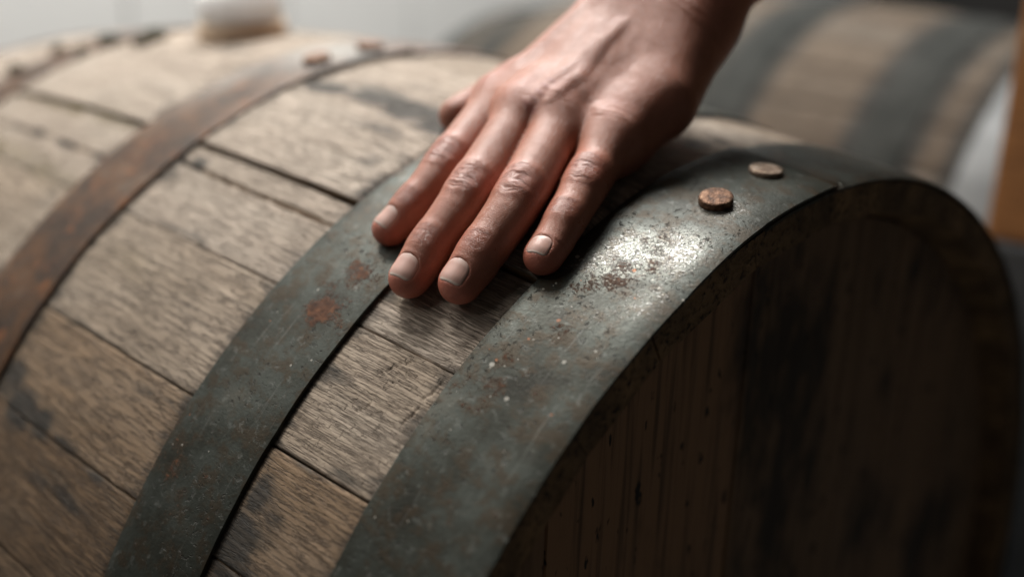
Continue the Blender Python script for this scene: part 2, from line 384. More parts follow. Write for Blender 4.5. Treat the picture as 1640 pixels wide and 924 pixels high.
TONE = {round(q/2): v for q, v in ((-.6, .75), (10.9, .9), (23.4, .95), (34.8, .9), (44.9, .62), (54.6, .2), (63.8, .0), (74.0, .1), (74.9, .1), (73.5, .1), (72.9, .1))}  # stave tones, the lower ones taken down to paint in shade
def make_stave(j, a0, a1, parent, hi, detail):
    amid = (a0+a1)/2
    gap0 = .0001 + .0002*random.random(); gap1 = .0001 + .0002*random.random()
    lift = random.uniform(-.0004, .0006)
    if detail and abs(a1-30.03) < .1: lift = .0016; gap1 = .0011     # stands proud over its neighbour
    if detail and abs(a0-30.03) < .1: lift = -.0008
    ea, eb = math.degrees(gap0/.3), math.degrees(gap1/.3)
    a0 += ea; a1 -= eb
    if hi:
        xs = np.concatenate([np.linspace(X_FAR, -.08, 30)[:-1], np.linspace(-.08, .10, 100)[:-1], np.linspace(.10, .30, 170)[:-1], np.linspace(.30, .392, 190)[:-1], np.linspace(.392, XE, 16)])
        nt = 64
    else:
        xs = np.linspace(X_FAR, XE, 28 if detail else 90); nt = 7
    t = np.linspace(-1, 1, nt)
    t = np.sign(t)*(1-(1-np.abs(t))**1.25)                       # crowd towards the edges
    X, T = np.meshgrid(xs, t, indexing='ij')
    A = (a0+a1)/2 + T*(a1-a0)/2
    Rr = rad(X); S = np.radians(A)*Rr
    wob = (fbm(X*30, S*30, 100+j) - .5)*.0012 if detail else 0
    edge_d = np.minimum(np.radians(A-a0), np.radians(a1-A))*Rr     # metres to nearest long edge
    chip = .0005 + .0016*fbm(X*90, S*3+j, 40+j)**2 if detail else .0012
    drop = np.where(edge_d < chip, (1-edge_d/chip)**2, 0)*.0007
    under = np.zeros_like(X)                                       # staves lie flush beneath the hoops
    for _, h0, h1 in HOOPS: under = np.maximum(under, np.clip(1-np.maximum(h0-X, X-h1)/.004, 0, 1))
    Rr2 = rad(X) + (lift + wob)*(1-under) - drop - under*.0004
    if hi and detail:
        Rr2 = Rr2 - crack_depth(X, A, rad(X))*(1-under)
        # raised grain and torn fibre in the sharp zone
        g = (vnoise(X*55, S*1000, 9+j) - .5)*.00035 + (fbm(X*520, S*520, 70+j) - .5)*.0005*np.clip(blobs(TORN, X, A), 0, 1)
        Rr2 = Rr2 + g*(1-under)
    n, m = len(xs), nt+2
    V_ = np.zeros((n, m, 3)); U = np.zeros((n, m, 2)); at = {k: np.zeros((n, m)) for k in ('stain_shadow', 'edge', 'torn', 'moss', 'tone')}
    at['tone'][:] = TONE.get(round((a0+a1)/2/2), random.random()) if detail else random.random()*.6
    th = np.radians(A)
    V_[:, :nt, 0] = X; V_[:, :nt, 1] = -Rr2*np.sin(th); V_[:, :nt, 2] = Rr2*np.cos(th)
    thick = np.interp(xs, [X_FAR, X_FAR+.02, XE-.02, XE], [.013, .026, .026, .013])
    for q, aa in ((nt, a1), (nt+1, a0)):
        rr = rad(xs) - thick; ta = math.radians(aa)
        V_[:, q, 0] = xs; V_[:, q, 1] = -rr*math.sin(ta); V_[:, q, 2] = rr*math.cos(ta)
        U[:, q, 0] = xs; U[:, q, 1] = ta*.29
        at['edge'][:, q] = 1
    U[:, :nt, 0] = X; U[:, :nt, 1] = th*.29
    if detail:
        st = blobs(STAINS_SHADOW, X, A)
        for _, h0, h1 in HOOPS:                                    # damp dirt line beside the hoops
            wd = .003 + .016*np.clip(fbm(A*.55, X*0+h0*50, 21+j) - .42, 0, 1)/.4
            st = np.maximum(st, .62*np.exp(-((X-h0)/wd)**2)*(X < h0+.001)); st = np.maximum(st, .66*np.exp(-((X-h1)/wd)**2)*(X > h1-.001))
        at['stain_shadow'][:, :nt] = st; at['torn'][:, :nt] = blobs(TORN, X, A); at['moss'][:, :nt] = blobs(MOSS, X, A)
    else:
        st = .35*fbm(X*9+j*3, S*9, 3)
        for _, h0, h1 in HOOPS:
            st = np.maximum(st, 1.1*np.exp(-((X-h0)/.02)**2)); st = np.maximum(st, 1.1*np.exp(-((X-h1)/.016)**2))
        at['stain_shadow'][:, :nt] = st
    at['edge'][:, :nt] = np.exp(-edge_d/.0016)
    idx = np.arange(n*m).reshape(n, m)
    a = idx[:-1, :]; b = idx[1:, :]
    faces = np.stack([a, np.roll(a, -1, 1), np.roll(b, -1, 1), b], -1).reshape(-1, 4).tolist()
    faces.append(idx[0, ::1].tolist()); faces.append(idx[-1, ::-1].tolist())
    o = mesh_obj('stave', V_.reshape(-1, 3), faces, M_STAVE if detail else M_STAVE2, parent, True, U.reshape(-1, 2), {k: v.ravel() for k, v in at.items()})
    o.data.materials.append(M_END)
    o.data.polygons[-1].material_index = 1; o.data.polygons[-2].material_index = 1
    o.data.polygons[-1].use_smooth = False; o.data.polygons[-2].use_smooth = False
    # inner bevel of the chime is bare dark wood as well
    mi = np.zeros(len(o.data.polygons), np.int32)
    k = np.arange((n-1)*m).reshape(n-1, m)
    mi[k[:, nt].ravel()] = 1; mi[k[:, nt-1].ravel()] = 1; mi[k[:, nt+1].ravel()] = 1; mi[-1] = mi[-2] = 1
    o.data.polygons.foreach_set('material_index', mi)
    sm = np.ones(len(mi), bool); sm[mi == 1] = False
    o.data.polygons.foreach_set('use_smooth', sm)
    return o

RUST = {'Q': [(.3208, 39.8, .009, 1.7, 1.0), (.3225, 35.7, .009, 1.2, .85), (.329, 38.4, .007, 1.1, .65), (.318, 37.5, .008, 1.5, .5), (.333, 40.5, .005, 1.2, .45), (.321, 45.6, .004, .5, .35), (.30, 56, .02, 5, .3)],
        'H': [(.4165, 26.0, .012, 2.4, .52), (.411, 28.2, .009, 1.8, .50), (.417, 22.8, .010, 1.9, .46), (.425, 25, .006, 2, .4), (.422, 24.6, .004, .9, .6), (.405, 29.2, .004, .8, .55), (.4129, 33.1, .004, .7, .7), (.409, 38.7, .014, 2.6, .36), (.3976, 40.9, .01, 2.5, .34), (.42, 48, .02, 4, .2)],
        'B': [(.135, 33, .03, 6, .42), (.131, 42, .014, 3, .45), (.15, 45, .02, 9, .35), (.146, 22, .02, 4, .25)]}
SCUFF = {'H': [(.412, 24.6, .012, 3.6, .62), (.424, 22.6, .012, 3.4, .58), (.402, 26.5, .007, 2.0, .45), (.4225, 15.4, .010, 2.4, .42), (.43, 28, .01, 4, .30), (.42, 31, .012, 3, .18)]}
PALE = {'H': [(.412, 33, .02, 5, .75), (.405, 39, .02, 3, .5), (.42, 26, .02, 4, .5), (.41, 10, .02, 6, .2)], 'Q': [(.32, 40, .015, 4, .2)],
        'B': [(.13, 10, .03, 6, 1.0), (.115, 20, .012, 6, .6)]}

def make_hoop(kind, x0, x1, lap_deg, parent, near, rivets=(), mat=None, seed=0):
    nseg = 420 if near else 120
    lap = R_(11); th = .0017
    t = np.linspace(0, 2*math.pi+lap, nseg+1)
    ang = R_(lap_deg) + t
    k = np.clip((t-lap)/.22, 0, 1); k = 1 - k*k*(3-2*k)
    rise = th*1.06*k
    prof = np.linspace(0, 1, 13 if near else 3)
    r0, r1 = rad(x0)+.0004, rad(x1)+.0004
    rows = []
    # cross-section: outer face (x0 -> x1) then inner face back
    n = nseg+1; m = len(prof)*2
    V_ = np.zeros((n, m, 3)); U = np.zeros((n, m, 2)); AA = np.zeros((n, m)); XX = np.zeros((n, m))
    wav = (fbm(ang*9, ang*0+seed, seed+3) - .5)*.0009 if near else 0*ang
    wav2 = (fbm(ang*14, ang*0+seed+5, seed+8) - .5)*.0009 if near else 0*ang
    shift = np.where(t < lap, -.0003, 0.0) if kind == 'H' else 0*t   # the lap is nailed a touch out of line
    for q, u in enumerate(prof):
        bev = .0006*(max(0, 1-u/.06) + max(0, 1-(1-u)/.06))
        dent = (fbm(ang*12, u*3+seed, seed+1) - .5)*.0006 if near else 0
        x = x0 + (x1-x0)*u + wav*(1-u) + wav2*u + shift
        r = r0 + (r1-r0)*u + rise + th - bev + dent*np.sin(math.pi*u)
        for dst, rr in ((q, r), (m-1-q, r0 + (r1-r0)*u + rise)):
            V_[:, dst, 0] = x; V_[:, dst, 1] = -rr*np.sin(ang); V_[:, dst, 2] = rr*np.cos(ang)
            U[:, dst, 0] = x; U[:, dst, 1] = ang*.29
            AA[:, dst] = np.degrees(ang); XX[:, dst] = x
    idx = np.arange(n*m).reshape(n, m); a = idx[:-1]; b = idx[1:]
    faces = np.stack([a, np.roll(a, -1, 1), np.roll(b, -1, 1), b], -1).reshape(-1, 4)[:, ::-1].tolist()
    faces.append(idx[0].tolist()); faces.append(idx[-1, ::-1].tolist())
    deg = (AA + 180) % 360 - 180
    z = np.zeros(n*m)
    at = dict(rust=blobs(RUST.get(kind, []), XX, deg).ravel() if near else z, scuff=blobs(SCUFF.get(kind, []), XX, deg).ravel() if near else z,
              pale=blobs(PALE.get(kind, []), XX, deg).ravel() if near else z)
    o = mesh_obj('hoop', V_.reshape(-1, 3), faces, mat, parent, True, U.reshape(-1, 2), at)
    o.data.polygons.foreach_set('use_smooth', np.ones(len(o.data.polygons), bool))
    sharp = o.data.attributes.new('sharp_edge', 'BOOLEAN', 'EDGE')
    ev = np.empty(len(o.data.edges)*2, np.int32); o.data.edges.foreach_get('vertices', ev); ev = ev.reshape(-1, 2) % m
    c_ = {0, len(prof)-1, len(prof), m-1}
    sharp.data.foreach_set('value', np.array([x in c_ and y in c_ and x == y for x, y in ev]))
    for ri, (rx, ra, rr, rh) in enumerate(rivets):
        make_rivet(rx, ra, rr, rh, rad(rx) + .0002 + 2*th, o, M_RIVET2 if ri and kind == 'H' else M_RIVET)
    return o

def make_rivet(x, a, r, h, rbase, parent, mat=None):
    prof = [(0, h*1.0), (r*.45, h*.995), (r*.86, h*.97), (r*.95, h*.90), (r*.99, h*.78), (r*1.0, h*.3), (r*.99, -.001), (0, -.001)]
    n = 40; verts = []; faces = []
    for i, (pr, ph) in enumerate(prof):
        for k in range(n):
            w = 2*math.pi*k/n
            q = pr*(1 + .006*math.sin(3*w+x*900) + .008*math.sin(7*w+a)); hh = ph + .0003*math.sin(w+a*3)*pr/r*(ph > 0)
            verts.append((q*math.cos(w), q*math.sin(w), hh))
    for i in range(len(prof)-1):
        for k in range(n):
            faces.append((i*n+k, (i+1)*n+k, (i+1)*n+(k+1) % n, i*n+(k+1) % n))
    o = mesh_obj('rivet', verts, faces, mat or M_RIVET, parent)
    sl = math.atan(2*(RB-RC)*(x-XC)/(HL-XC)**2)
    nrm = Vector((math.sin(sl), -math.sin(R_(a))*math.cos(sl), math.cos(R_(a))*math.cos(sl)))
    q = nrm.to_track_quat('Z', 'X')
    o.location = Vector((x, -rbase*math.sin(R_(a)), rbase*math.cos(R_(a)))); o.rotation_euler = q.to_euler()
    return o

HEAD_TONE = [.6, .95, .45, .55, .4]
def make_heads(parent, near):
    """planked barrel heads: separate boards cut to the circle"""
    R0 = .2515
    for side, xf in ((1, .4235), (-1, 2*XC-.4235)):
        cuts = [-R0, -.165, -.0502, .0798, .170, R0]
        for ti, (a, b) in enumerate(zip(cuts[:-1], cuts[1:])):
            g = .0006; ys = np.linspace(a+g, b-g, 14)
            top = [(y, math.sqrt(max(R0*R0-y*y, 0))) for y in ys]; loop = top + [(y, -z) for y, z in reversed(top)]
            loop = [p for i, p in enumerate(loop) if i == 0 or math.hypot(p[0]-loop[i-1][0], p[1]-loop[i-1][1]) > 1e-6]
            if math.hypot(loop[0][0]-loop[-1][0], loop[0][1]-loop[-1][1]) < 1e-6: loop.pop()
            off = random.uniform(-.0007, .0007); n = len(loop)
            cy = sum(p[0] for p in loop)/n; cz = sum(p[1] for p in loop)/n
            verts = [(xf+off, cy+(y-cy)*.992, cz+(z-cz)*.998) for y, z in loop] + [(xf+off-side*.0012, y, z) for y, z in loop] + [(xf+off-side*.02, y, z) for y, z in loop]
            f = [tuple(range(n)), tuple(range(3*n-1, 2*n-1, -1))]
            for l in (0, n):
                for i in range(n): f.append((l+i, l+n+i, l+n+(i+1) % n, l+(i+1) % n))
            if side > 0: f = [tuple(reversed(q)) for q in f]
            mesh_obj('head_plank', verts, f, M_HEAD, parent, False, None, {'tone': np.full(len(verts), HEAD_TONE[ti])})

barrel = empty('oak_barrel')
tag(barrel, 'weathered oak barrel lying on its side under the resting hand', 'barrel')
for j in range(len(SEAMS)-1):
    a0, a1 = SEAMS[j], SEAMS[j+1]
    make_stave(j, a0, a1, barrel, -8 < (a0+a1)/2 < 76, True)
make_hoop('H', *HOOPS[0][1:], 4.6, barrel, True, [(.4185, 15.4, .0066, .0034), (.4165, 7.8, .0068, .0022)], M_HOOP, 1)
make_hoop('Q', *HOOPS[1][1:], -70, barrel, True, [], M_HOOP, 2)
make_hoop('B', *HOOPS[2][1:], 2.5, barrel, True, [(.146, 13.2, .0078, .004), (.146, 6.3, .0078, .004)], M_HOOPR, 3)
make_hoop('B2', *HOOPS[3][1:], 150, barrel, False, [], M_HOOPR, 4)
make_hoop('Q2', *HOOPS[4][1:], 170, barrel, False, [], M_HOOPR, 5)
make_hoop('H2', *HOOPS[5][1:], 190, barrel, False, [], M_HOOPR, 6)
make_heads(barrel, True)

def clump(x, a, size, parent, seed):
    import bmesh
    bm = bmesh.new(); bmesh.ops.create_icosphere(bm, subdivisions=3, radius=size)
    for v in bm.verts:
        c = v.co/size
        f = .65 + .7*float(fbm(np.array(c.x*1.7+seed), np.array(c.y*1.7+c.z*2.3), seed))
        v.co = Vector((v.co.x*f*1.5, v.co.y*f, v.co.z*f*.8))
    me = bpy.data.meshes.new('dirt_clump'); bm.to_mesh(me); bm.free(); finish(me, M_DIRT, True)
    o = bpy.data.objects.new('dirt_clump', me); COL.objects.link(o); o.parent = parent
    r = rad(x) + .002; o.location = (x, -r*math.sin(R_(a)), r*math.cos(R_(a))); o.rotation_euler = (R_(a), 0, 0)
for i, (x, a, sz) in enumerate([(-.1455, 26.0, .006), (-.1455, 19.5, .005), (-.100, 15.5, .0075), (-.060, 12.5, .008), (-.052, 15.0, .006), (-.10, 19.5, .005)]):
    clump(x, a, sz, barrel, i+3)

# bung in the bunghole
def lathe(name, prof, mat, parent=None, n=40):
    v = []; f = []
    for pr, ph in prof:
        for k in range(n):
            w = 2*math.pi*k/n; v.append((pr*math.cos(w), pr*math.sin(w), ph))
    for i in range(len(prof)-1):
        for k in range(n): f.append((i*n+k, i*n+(k+1) % n, (i+1)*n+(k+1) % n, (i+1)*n+k))
    f.append(tuple(range(n-1, -1, -1))); f.append(tuple(range((len(prof)-1)*n, len(prof)*n)))
    return mesh_obj(name, v, f, mat, parent)
bung = empty('bung', (XC-.004, -RB*math.sin(R_(6.6)), RB*math.cos(R_(6.6)))); bung.rotation_euler = (R_(6.6), 0, 0)
tag(bung, 'blurred white bung with tan collar on top of the near barrel', 'bung')
lathe('collar', [(.022, -.012), (.0285, -.002), (.0295, .0), (.0295, .0085), (.0285, .0095)], M_BUNGT, bung)
lathe('plug', [(.0255, .0097), (.0272, .0105), (.0272, .0275), (.0255, .0295), (.018, .0302)], M_BUNGW, bung)

# the second barrel behind, the same make, lying parallel on a low cradle
def copy_tree(o, parent=None):
    c = o.copy(); COL.objects.link(c)
    if parent: c.parent = parent
    for ch in o.children: copy_tree(ch, c)
    return c
barrel2 = empty('oak_barrel')
tag(barrel2, 'blurred oak barrel lying parallel in the background behind the hand', 'barrel')
for j in range(len(SEAMS)-1):
    make_stave(j+50, SEAMS[j], SEAMS[j+1], barrel2, False, False)
for k, h in enumerate(HOOPS): make_hoop(h[0]+'x', h[1], h[2], 100+40*k, barrel2, False, [], M_HOOP_LIT if k == 0 else M_DULL, 20+k)
make_heads(barrel2, False)
barrel2.location = (-.125, .76, .035); barrel2.rotation_euler = (R_(63), 0, 0)

# timber rack post at the right, with a darker lower block
post = empty('rack_post', (.43, .40, -.3135))
tag(post, 'brown timber post with darker lower block at the right edge', 'post')
mesh_obj('lower_block', *box_geo(-.072, .085, -.052, .052, 0, .494, .004), M_DARK, post, smooth=False)
mesh_obj('timber', *box_geo(-.068, .08, -.048, .048, .4945, 1.6, .004), M_POST, post, smooth=False)
# ---------------------------------------------------------------- hand shape (signed distance field)
V = lambda *a: np.array(a, dtype=np.float64)
def unit(v): return v / np.linalg.norm(v)

def cone_d(P, a, b, r1, r2, nd=None, sq=1.0):
    """distance to a round tapered bone; nd/sq flatten it along the dorsal direction"""
    pa = P - a; ba = b - a
    h = np.clip((pa @ ba) / (ba @ ba), 0, 1)
    q = pa - h[:, None] * ba
    l2 = (q * q).sum(1)
    if nd is not None:
        c = q @ nd
        l2 = l2 + c * c * (1 / (sq * sq) - 1)
    return np.sqrt(l2) - (r1 + (r2 - r1) * h)

def smin(a, b, k):
    h = np.maximum(k - np.abs(a - b), 0) / k
    return np.minimum(a, b) - h * h * k * 0.25

MM = 0.001
# joints: tip centre, DIP, PIP, MCP (metres, barrel coordinates)
FING = {
 'index': dict(j=[V(0.3228,-0.1551,0.2507),V(0.3248,-0.1454,0.2584),V(0.3234,-0.1252,0.2738),V(0.3113,-0.0864,0.2963)], r=[7.0, 8.3, 9.5, 10.8]),
 'middle': dict(j=[V(0.3507,-0.1674,0.2390),V(0.3500,-0.1565,0.2489),V(0.3485,-0.1345,0.2678),V(0.3343,-0.0930,0.2943)], r=[7.7, 9.0, 10.3, 11.8]),
 'ring': dict(j=[V(0.3712,-0.1604,0.2406),V(0.3708,-0.1500,0.2498),V(0.3676,-0.1270,0.2684),V(0.3497,-0.0865,0.2930)], r=[7.9, 9.1, 10.2, 11.5]),
 'pinky': dict(j=[V(0.3893,-0.1366,0.2506),V(0.3860,-0.1220,0.2610),V(0.3801,-0.1043,0.2727),V(0.3707,-0.0781,0.2881)], r=[7.1, 8.1, 9.3, 10.6]),
}
WRIST = V(.3455,-.0235,.3345)
LATW = unit(V(.93,.30,-.20))
FORE = unit(V(.14,.72,.68))
MCB = {'index':-15,'middle':-4,'ring':7,'pinky':17}
THUMB = dict(j=[V(.2855,-.0885,.2872),V(.2880,-.0580,.2995),V(.2985,-.0300,.3120),V(.3220,-.0120,.3250)], r=[7.5,9.5,10.5,13])
# tendons and veins on the back of the hand: polylines just under the skin
TENDON = [
 ([V(0.3270,-0.0524,0.3344),V(0.3226,-0.0668,0.3210),V(0.3199,-0.0797,0.3108),V(0.3217,-0.0935,0.3010)], 3.0),
 ([V(0.3503,-0.0556,0.3269),V(0.3477,-0.0694,0.3167),V(0.3469,-0.0867,0.3069),V(0.3447,-0.0998,0.2980)], 2.8)]
VEIN = [
 ([V(0.3521,-0.0526,0.3301),V(0.3516,-0.0572,0.3265),V(0.3509,-0.0632,0.3220),V(0.3510,-0.0685,0.3176),V(0.3518,-0.0745,0.3126),V(0.3535,-0.0822,0.3085),V(0.3527,-0.0878,0.3057),V(0.3524,-0.0933,0.3029),V(0.3518,-0.0976,0.2997)], 1.9),
 ([V(0.3537,-0.0831,0.3081),V(0.3580,-0.0841,0.3038),V(0.3635,-0.0836,0.2986),V(0.3702,-0.0866,0.2965)], 1.4)]

def prep():
    for k, f in list(FING.items()) + [('thumb', THUMB)]:
        j = f['j']
        f['ax'] = [unit(j[i] - j[i+1]) for i in range(3)]
        out = []
        for i in range(3):
            m = .5 * (j[i] + j[i+1])
            rad = unit(V(.15, m[1], m[2]) if False else V(.15 * np.hypot(m[1], m[2]), m[1], m[2]))
            if k == 'thumb': rad = unit(rad + V(-.9, 0, .0))
            a = f['ax'][i]
            nd = unit(rad - (rad @ a) * a)
            out.append(nd)
        f['nd'] = out
        f['lat'] = [np.cross(f['nd'][i], f['ax'][i]) for i in range(3)]
prep()
NH = unit(np.cross(unit(FING['pinky']['j'][3] - FING['index']['j'][3]), unit(WRIST - FING['middle']['j'][3])))
if NH[2] < 0: NH = -NH

def crom(p0, p1, p2, p3, t):
    return .5*((2*p1) + (-p0+p2)*t + (2*p0-5*p1+4*p2-p3)*t*t + (-p0+3*p1-3*p2+p3)*t**3)

def stations(f):
    """smooth centre line and radius of a finger from tip to knuckle"""
    j = f['j']; r0, r1, r2, r3 = [x*MM for x in f['r']]; ax = f['ax']
    pts = [j[0] + (j[0]-j[1])*.8] + list(j) + [j[3] + (j[3]-j[2])*.5]
    key = [r0, r0*1.03, r1*.985, r1, r1*1.01, r1*.55 + r2*.46, r2*1.01, r2*1.0, r2*1.02, r3*.97]
    kt = [0, .4, .8, 1.0, 1.35, 1.7, 2.0, 2.3, 2.6, 3.0]
    out = []; N = 9
    for i in range(3):
        for k in range(N):
            t = i + k/N
            w = sum(np.interp(t + o, kt, key) for o in (-.18, -.09, 0, .09, .18)) / 5
            out.append((crom(pts[i], pts[i+1], pts[i+2], pts[i+3], k/N), w, i, t))
    out.append((j[3] - f['nd'][2]*.002, r3*.97, 2, 3.0))
    return out

def finger_d(P, f):
    st = stations(f); d = None
    for i in range(len(st)-1):
        (a, ra, seg, t), (b, rb, _, _) = st[i], st[i+1]
        lo, hi = (0, 1) if t < 1.5 else (1, 2)
        w = np.clip((t - (.6 if lo == 0 else 1.6)) / .8, 0, 1)
        nd = unit(f['nd'][lo]*(1-w) + f['nd'][hi]*w)
        e = cone_d(P, a, b, ra, rb, nd, np.interp(t, [0, .5, 1.2], [.90, .91, .96]))
        d = e if d is None else np.minimum(d, e)
    j, nd, ax = f['j'], f['nd'], f['ax']; r0, r1, r2 = [x*MM for x in f['r'][:3]]
    # soft pad under the tip, slight dorsal swell on the two joints
    d = smin(d, cone_d(P, j[0] - ax[0]*.009 - nd[0]*.0016, j[0] - nd[0]*.0008 - ax[0]*.001, r0*.97, r0*.93), 2*MM)
    d = smin(d, cone_d(P, j[2] + nd[1]*.0030 + ax[1]*.003, j[2] + nd[1]*.0030 - ax[2]*.004, r2*.74, r2*.74), 3*MM)
    d = smin(d, cone_d(P, j[1] + nd[0]*.0016 + ax[0]*.001, j[1] + nd[0]*.0016 - ax[1]*.003, r1*.80, r1*.80), 2.5*MM)
    return d

def hand_d(P, fine=True):
    palm = None
    for k, f in FING.items():
        m = f['j'][3]; b = WRIST + LATW * MCB[k]*MM + NH*.002
        d = cone_d(P, m - NH*.003, b, f['r'][3]*MM*1.02, 14*MM, NH, .95)
        palm = d if palm is None else smin(palm, d, 16*MM)
        # knuckle
        kn = NH * {'index':.0016,'middle':.0024,'ring':.0016,'pinky':.0006}[k]
        d = cone_d(P, m + kn, m + kn + unit(b-m)*.009, f['r'][3]*MM*.80, f['r'][3]*MM*.74)
        palm = smin(palm, d, 10*MM)
    fi, fp = FING['index'], FING['pinky']
    # palm flesh: across the knuckles, thenar and hypothenar
    palm = smin(palm, cone_d(P, fi['j'][3] - NH*.006 + V(.004,.004,0), fp['j'][3] - NH*.006 + V(-.003,.004,0), 10*MM, 10*MM), 10*MM)
    palm = smin(palm, cone_d(P, .7*fp['j'][3] + .3*fp['j'][2] - NH*.003, .72*fp['j'][3] + .28*WRIST + LATW*.010 - NH*.003, 9*MM, 12*MM), 12*MM)
    palm = smin(palm, cone_d(P, .62*fp['j'][3] + .38*WRIST + LATW*.015 - NH*.003, WRIST + LATW*.020 - NH*.004, 12.5*MM, 14*MM), 12*MM)
    t = THUMB['j']
    palm = smin(palm, cone_d(P, t[2], t[3], 11*MM, 15*MM), 12*MM)
    palm = smin(palm, cone_d(P, .6*t[2] + .4*fi['j'][3] - NH*.004, .5*t[3] + .5*WRIST - NH*.006, 7.5*MM, 15*MM), 12*MM)
    # wrist and forearm: two bones side by side
    for o, r0, r1, r2 in ((-14, 17, 18.5, 27), (13, 16.5, 18, 27)):
        a = WRIST + LATW*o*MM - NH*.002
        b = a + FORE*.045; c = WRIST + LATW*o*1.25*MM + FORE*.24
        d = smin(cone_d(P, a, b, r0*MM, r1*MM), cone_d(P, b, c, r1*MM, r2*MM), 8*MM)
        palm = smin(palm, d, 14*MM)
    # ulnar head
    F = None
    for f in FING.values():
        c = np.mean(f['j'], axis=0); far = np.linalg.norm(P - c, axis=1)
        d = far - .045; near = far < .085
        if near.any(): d[near] = finger_d(P[near], f)
        F = d if F is None else smin(F, d, .7*MM)
    th = cone_d(P, t[1], t[0], 9.6*MM, 8.4*MM, THUMB['nd'][0], .9)
    th = smin(th, cone_d(P, t[1], t[2], 9.6*MM, 10.5*MM), 4*MM)
    F = np.minimum(F, th)
    h = smin(palm, F, 7*MM)
    if fine:
        for lines, k, thin in ((TENDON, 7, .45), (VEIN, 3.6, .85)):
            for pts, r in lines:
                d = None
                for i, (a, b) in enumerate(zip(pts[:-1], pts[1:])):
                    e = cone_d(P, a, b, r*MM*thin*(.3 if i == 0 else 1), r*MM*thin*(.3 if i == len(pts)-2 else 1))
                    d = e if d is None else np.minimum(d, e)
                h = smin(h, d, k*MM)
    return h

# ---------------------------------------------------------------- hand mesh
def field_mesh(lo, hi, h):
    n = np.ceil((hi-lo)/h).astype(int) + 1
    n = ((n + 4)//5)*5 + 1
    cs = 5
    ax = [lo[i] + h*np.arange(n[i]) for i in range(3)]
    cx = [a[::cs] for a in ax]
    G = np.stack(np.meshgrid(*cx, indexing='ij'), -1)
    D = hand_d(G.reshape(-1, 3)).reshape(G.shape[:3])
    near = np.abs(D) < h*cs*1.15
    F = np.repeat(np.repeat(np.repeat(D, cs, 0), cs, 1), cs, 2)
    B = np.repeat(np.repeat(np.repeat(near, cs, 0), cs, 1), cs, 2)
    o = cs//2
    full = np.ones(n, np.float32)*.05; band = np.zeros(n, bool)
    sl = tuple(slice(0, n[i]) for i in range(3))
    src = tuple(slice(o, o+n[i]) for i in range(3))
    full[sl] = F[src][sl]; band[sl] = B[src][sl]
    I = np.argwhere(band)
    P = lo + I*h
    vals = np.empty(len(P), np.float32)
    for s0 in range(0, len(P), 200000): vals[s0:s0+200000] = hand_d(P[s0:s0+200000])
    full[tuple(I.T)] = vals
    S = full < 0
    # cells whose corners differ in sign
    c = np.zeros(np.array(n)-1, np.int8)
    for dx in (0, 1):
        for dy in (0, 1):
            for dz in (0, 1):
                c += S[dx:n[0]-1+dx, dy:n[1]-1+dy, dz:n[2]-1+dz]
    act = (c > 0) & (c < 8)
    cells = np.argwhere(act); vid = np.full(act.shape, -1, np.int64); vid[act] = np.arange(len(cells))
    acc = np.zeros((len(cells), 3)); cnt = np.zeros(len(cells))
    cor = [(a, b, d) for a in (0, 1) for b in (0, 1) for d in (0, 1)]
    for i in range(8):
        for k in range(i+1, 8):
            a, b = np.array(cor[i]), np.array(cor[k])
            if np.abs(a-b).sum() != 1: continue
            fa = full[tuple((cells+a).T)].astype(float); fb = full[tuple((cells+b).T)].astype(float)
            m = (fa < 0) != (fb < 0)
            t = fa/(fa-fb+1e-20)
            acc[m] += (a + t[:, None]*(b-a))[m]; cnt[m] += 1
    verts = lo + h*(cells + acc/cnt[:, None])
    faces = []
    for axis in range(3):
        u, v = (axis+1) % 3, (axis+2) % 3
        s0 = [slice(None)]*3; s1 = [slice(None)]*3
        s0[axis] = slice(0, n[axis]-1); s1[axis] = slice(1, n[axis])
        A, Bb = S[tuple(s0)], S[tuple(s1)]
        E = np.argwhere(A != Bb)
        ok = (E[:, u] > 0) & (E[:, v] > 0) & (E[:, u] < n[u]-1) & (E[:, v] < n[v]-1); E = E[ok]
        ins = A[tuple(E.T)]
        du = np.zeros(3, int); du[u] = 1; dv = np.zeros(3, int); dv[v] = 1
        q = np.stack([vid[tuple((E-du-dv).T)], vid[tuple((E-dv).T)], vid[tuple(E.T)], vid[tuple((E-du).T)]], -1)
        q[~ins] = q[~ins][:, ::-1]
        faces.append(q)
    return verts, np.concatenate(faces)

def newton(P, it=1):
    e = 2e-4
    for _ in range(it):
        d = hand_d(P)
        g = np.stack([hand_d(P+np.eye(3)[i]*e) - d for i in range(3)], -1)/e
        P = P - g*(d/np.maximum((g*g).sum(1), .2))[:, None]
    return P

def subdivide(v, f):
    e = np.concatenate([f[:, [0, 1]], f[:, [1, 2]], f[:, [2, 3]], f[:, [3, 0]]])
    es = np.sort(e, 1); key = es[:, 0]*len(v) + es[:, 1]
    u, inv = np.unique(key, return_inverse=True); inv = inv.ravel()
    ev = np.stack([u//len(v), u % len(v)], -1)
    mid = .5*(v[ev[:, 0]] + v[ev[:, 1]]); ctr = v[f].mean(1)
    nv, ne, nf = len(v), len(mid), len(f)
    E = inv.reshape(4, nf).T + nv; Cc = np.arange(nf) + nv + ne
    q = [np.stack([f[:, i], E[:, i], Cc, E[:, i-1]], -1) for i in range(4)]
    return np.concatenate([v, mid, ctr]), np.concatenate(q)

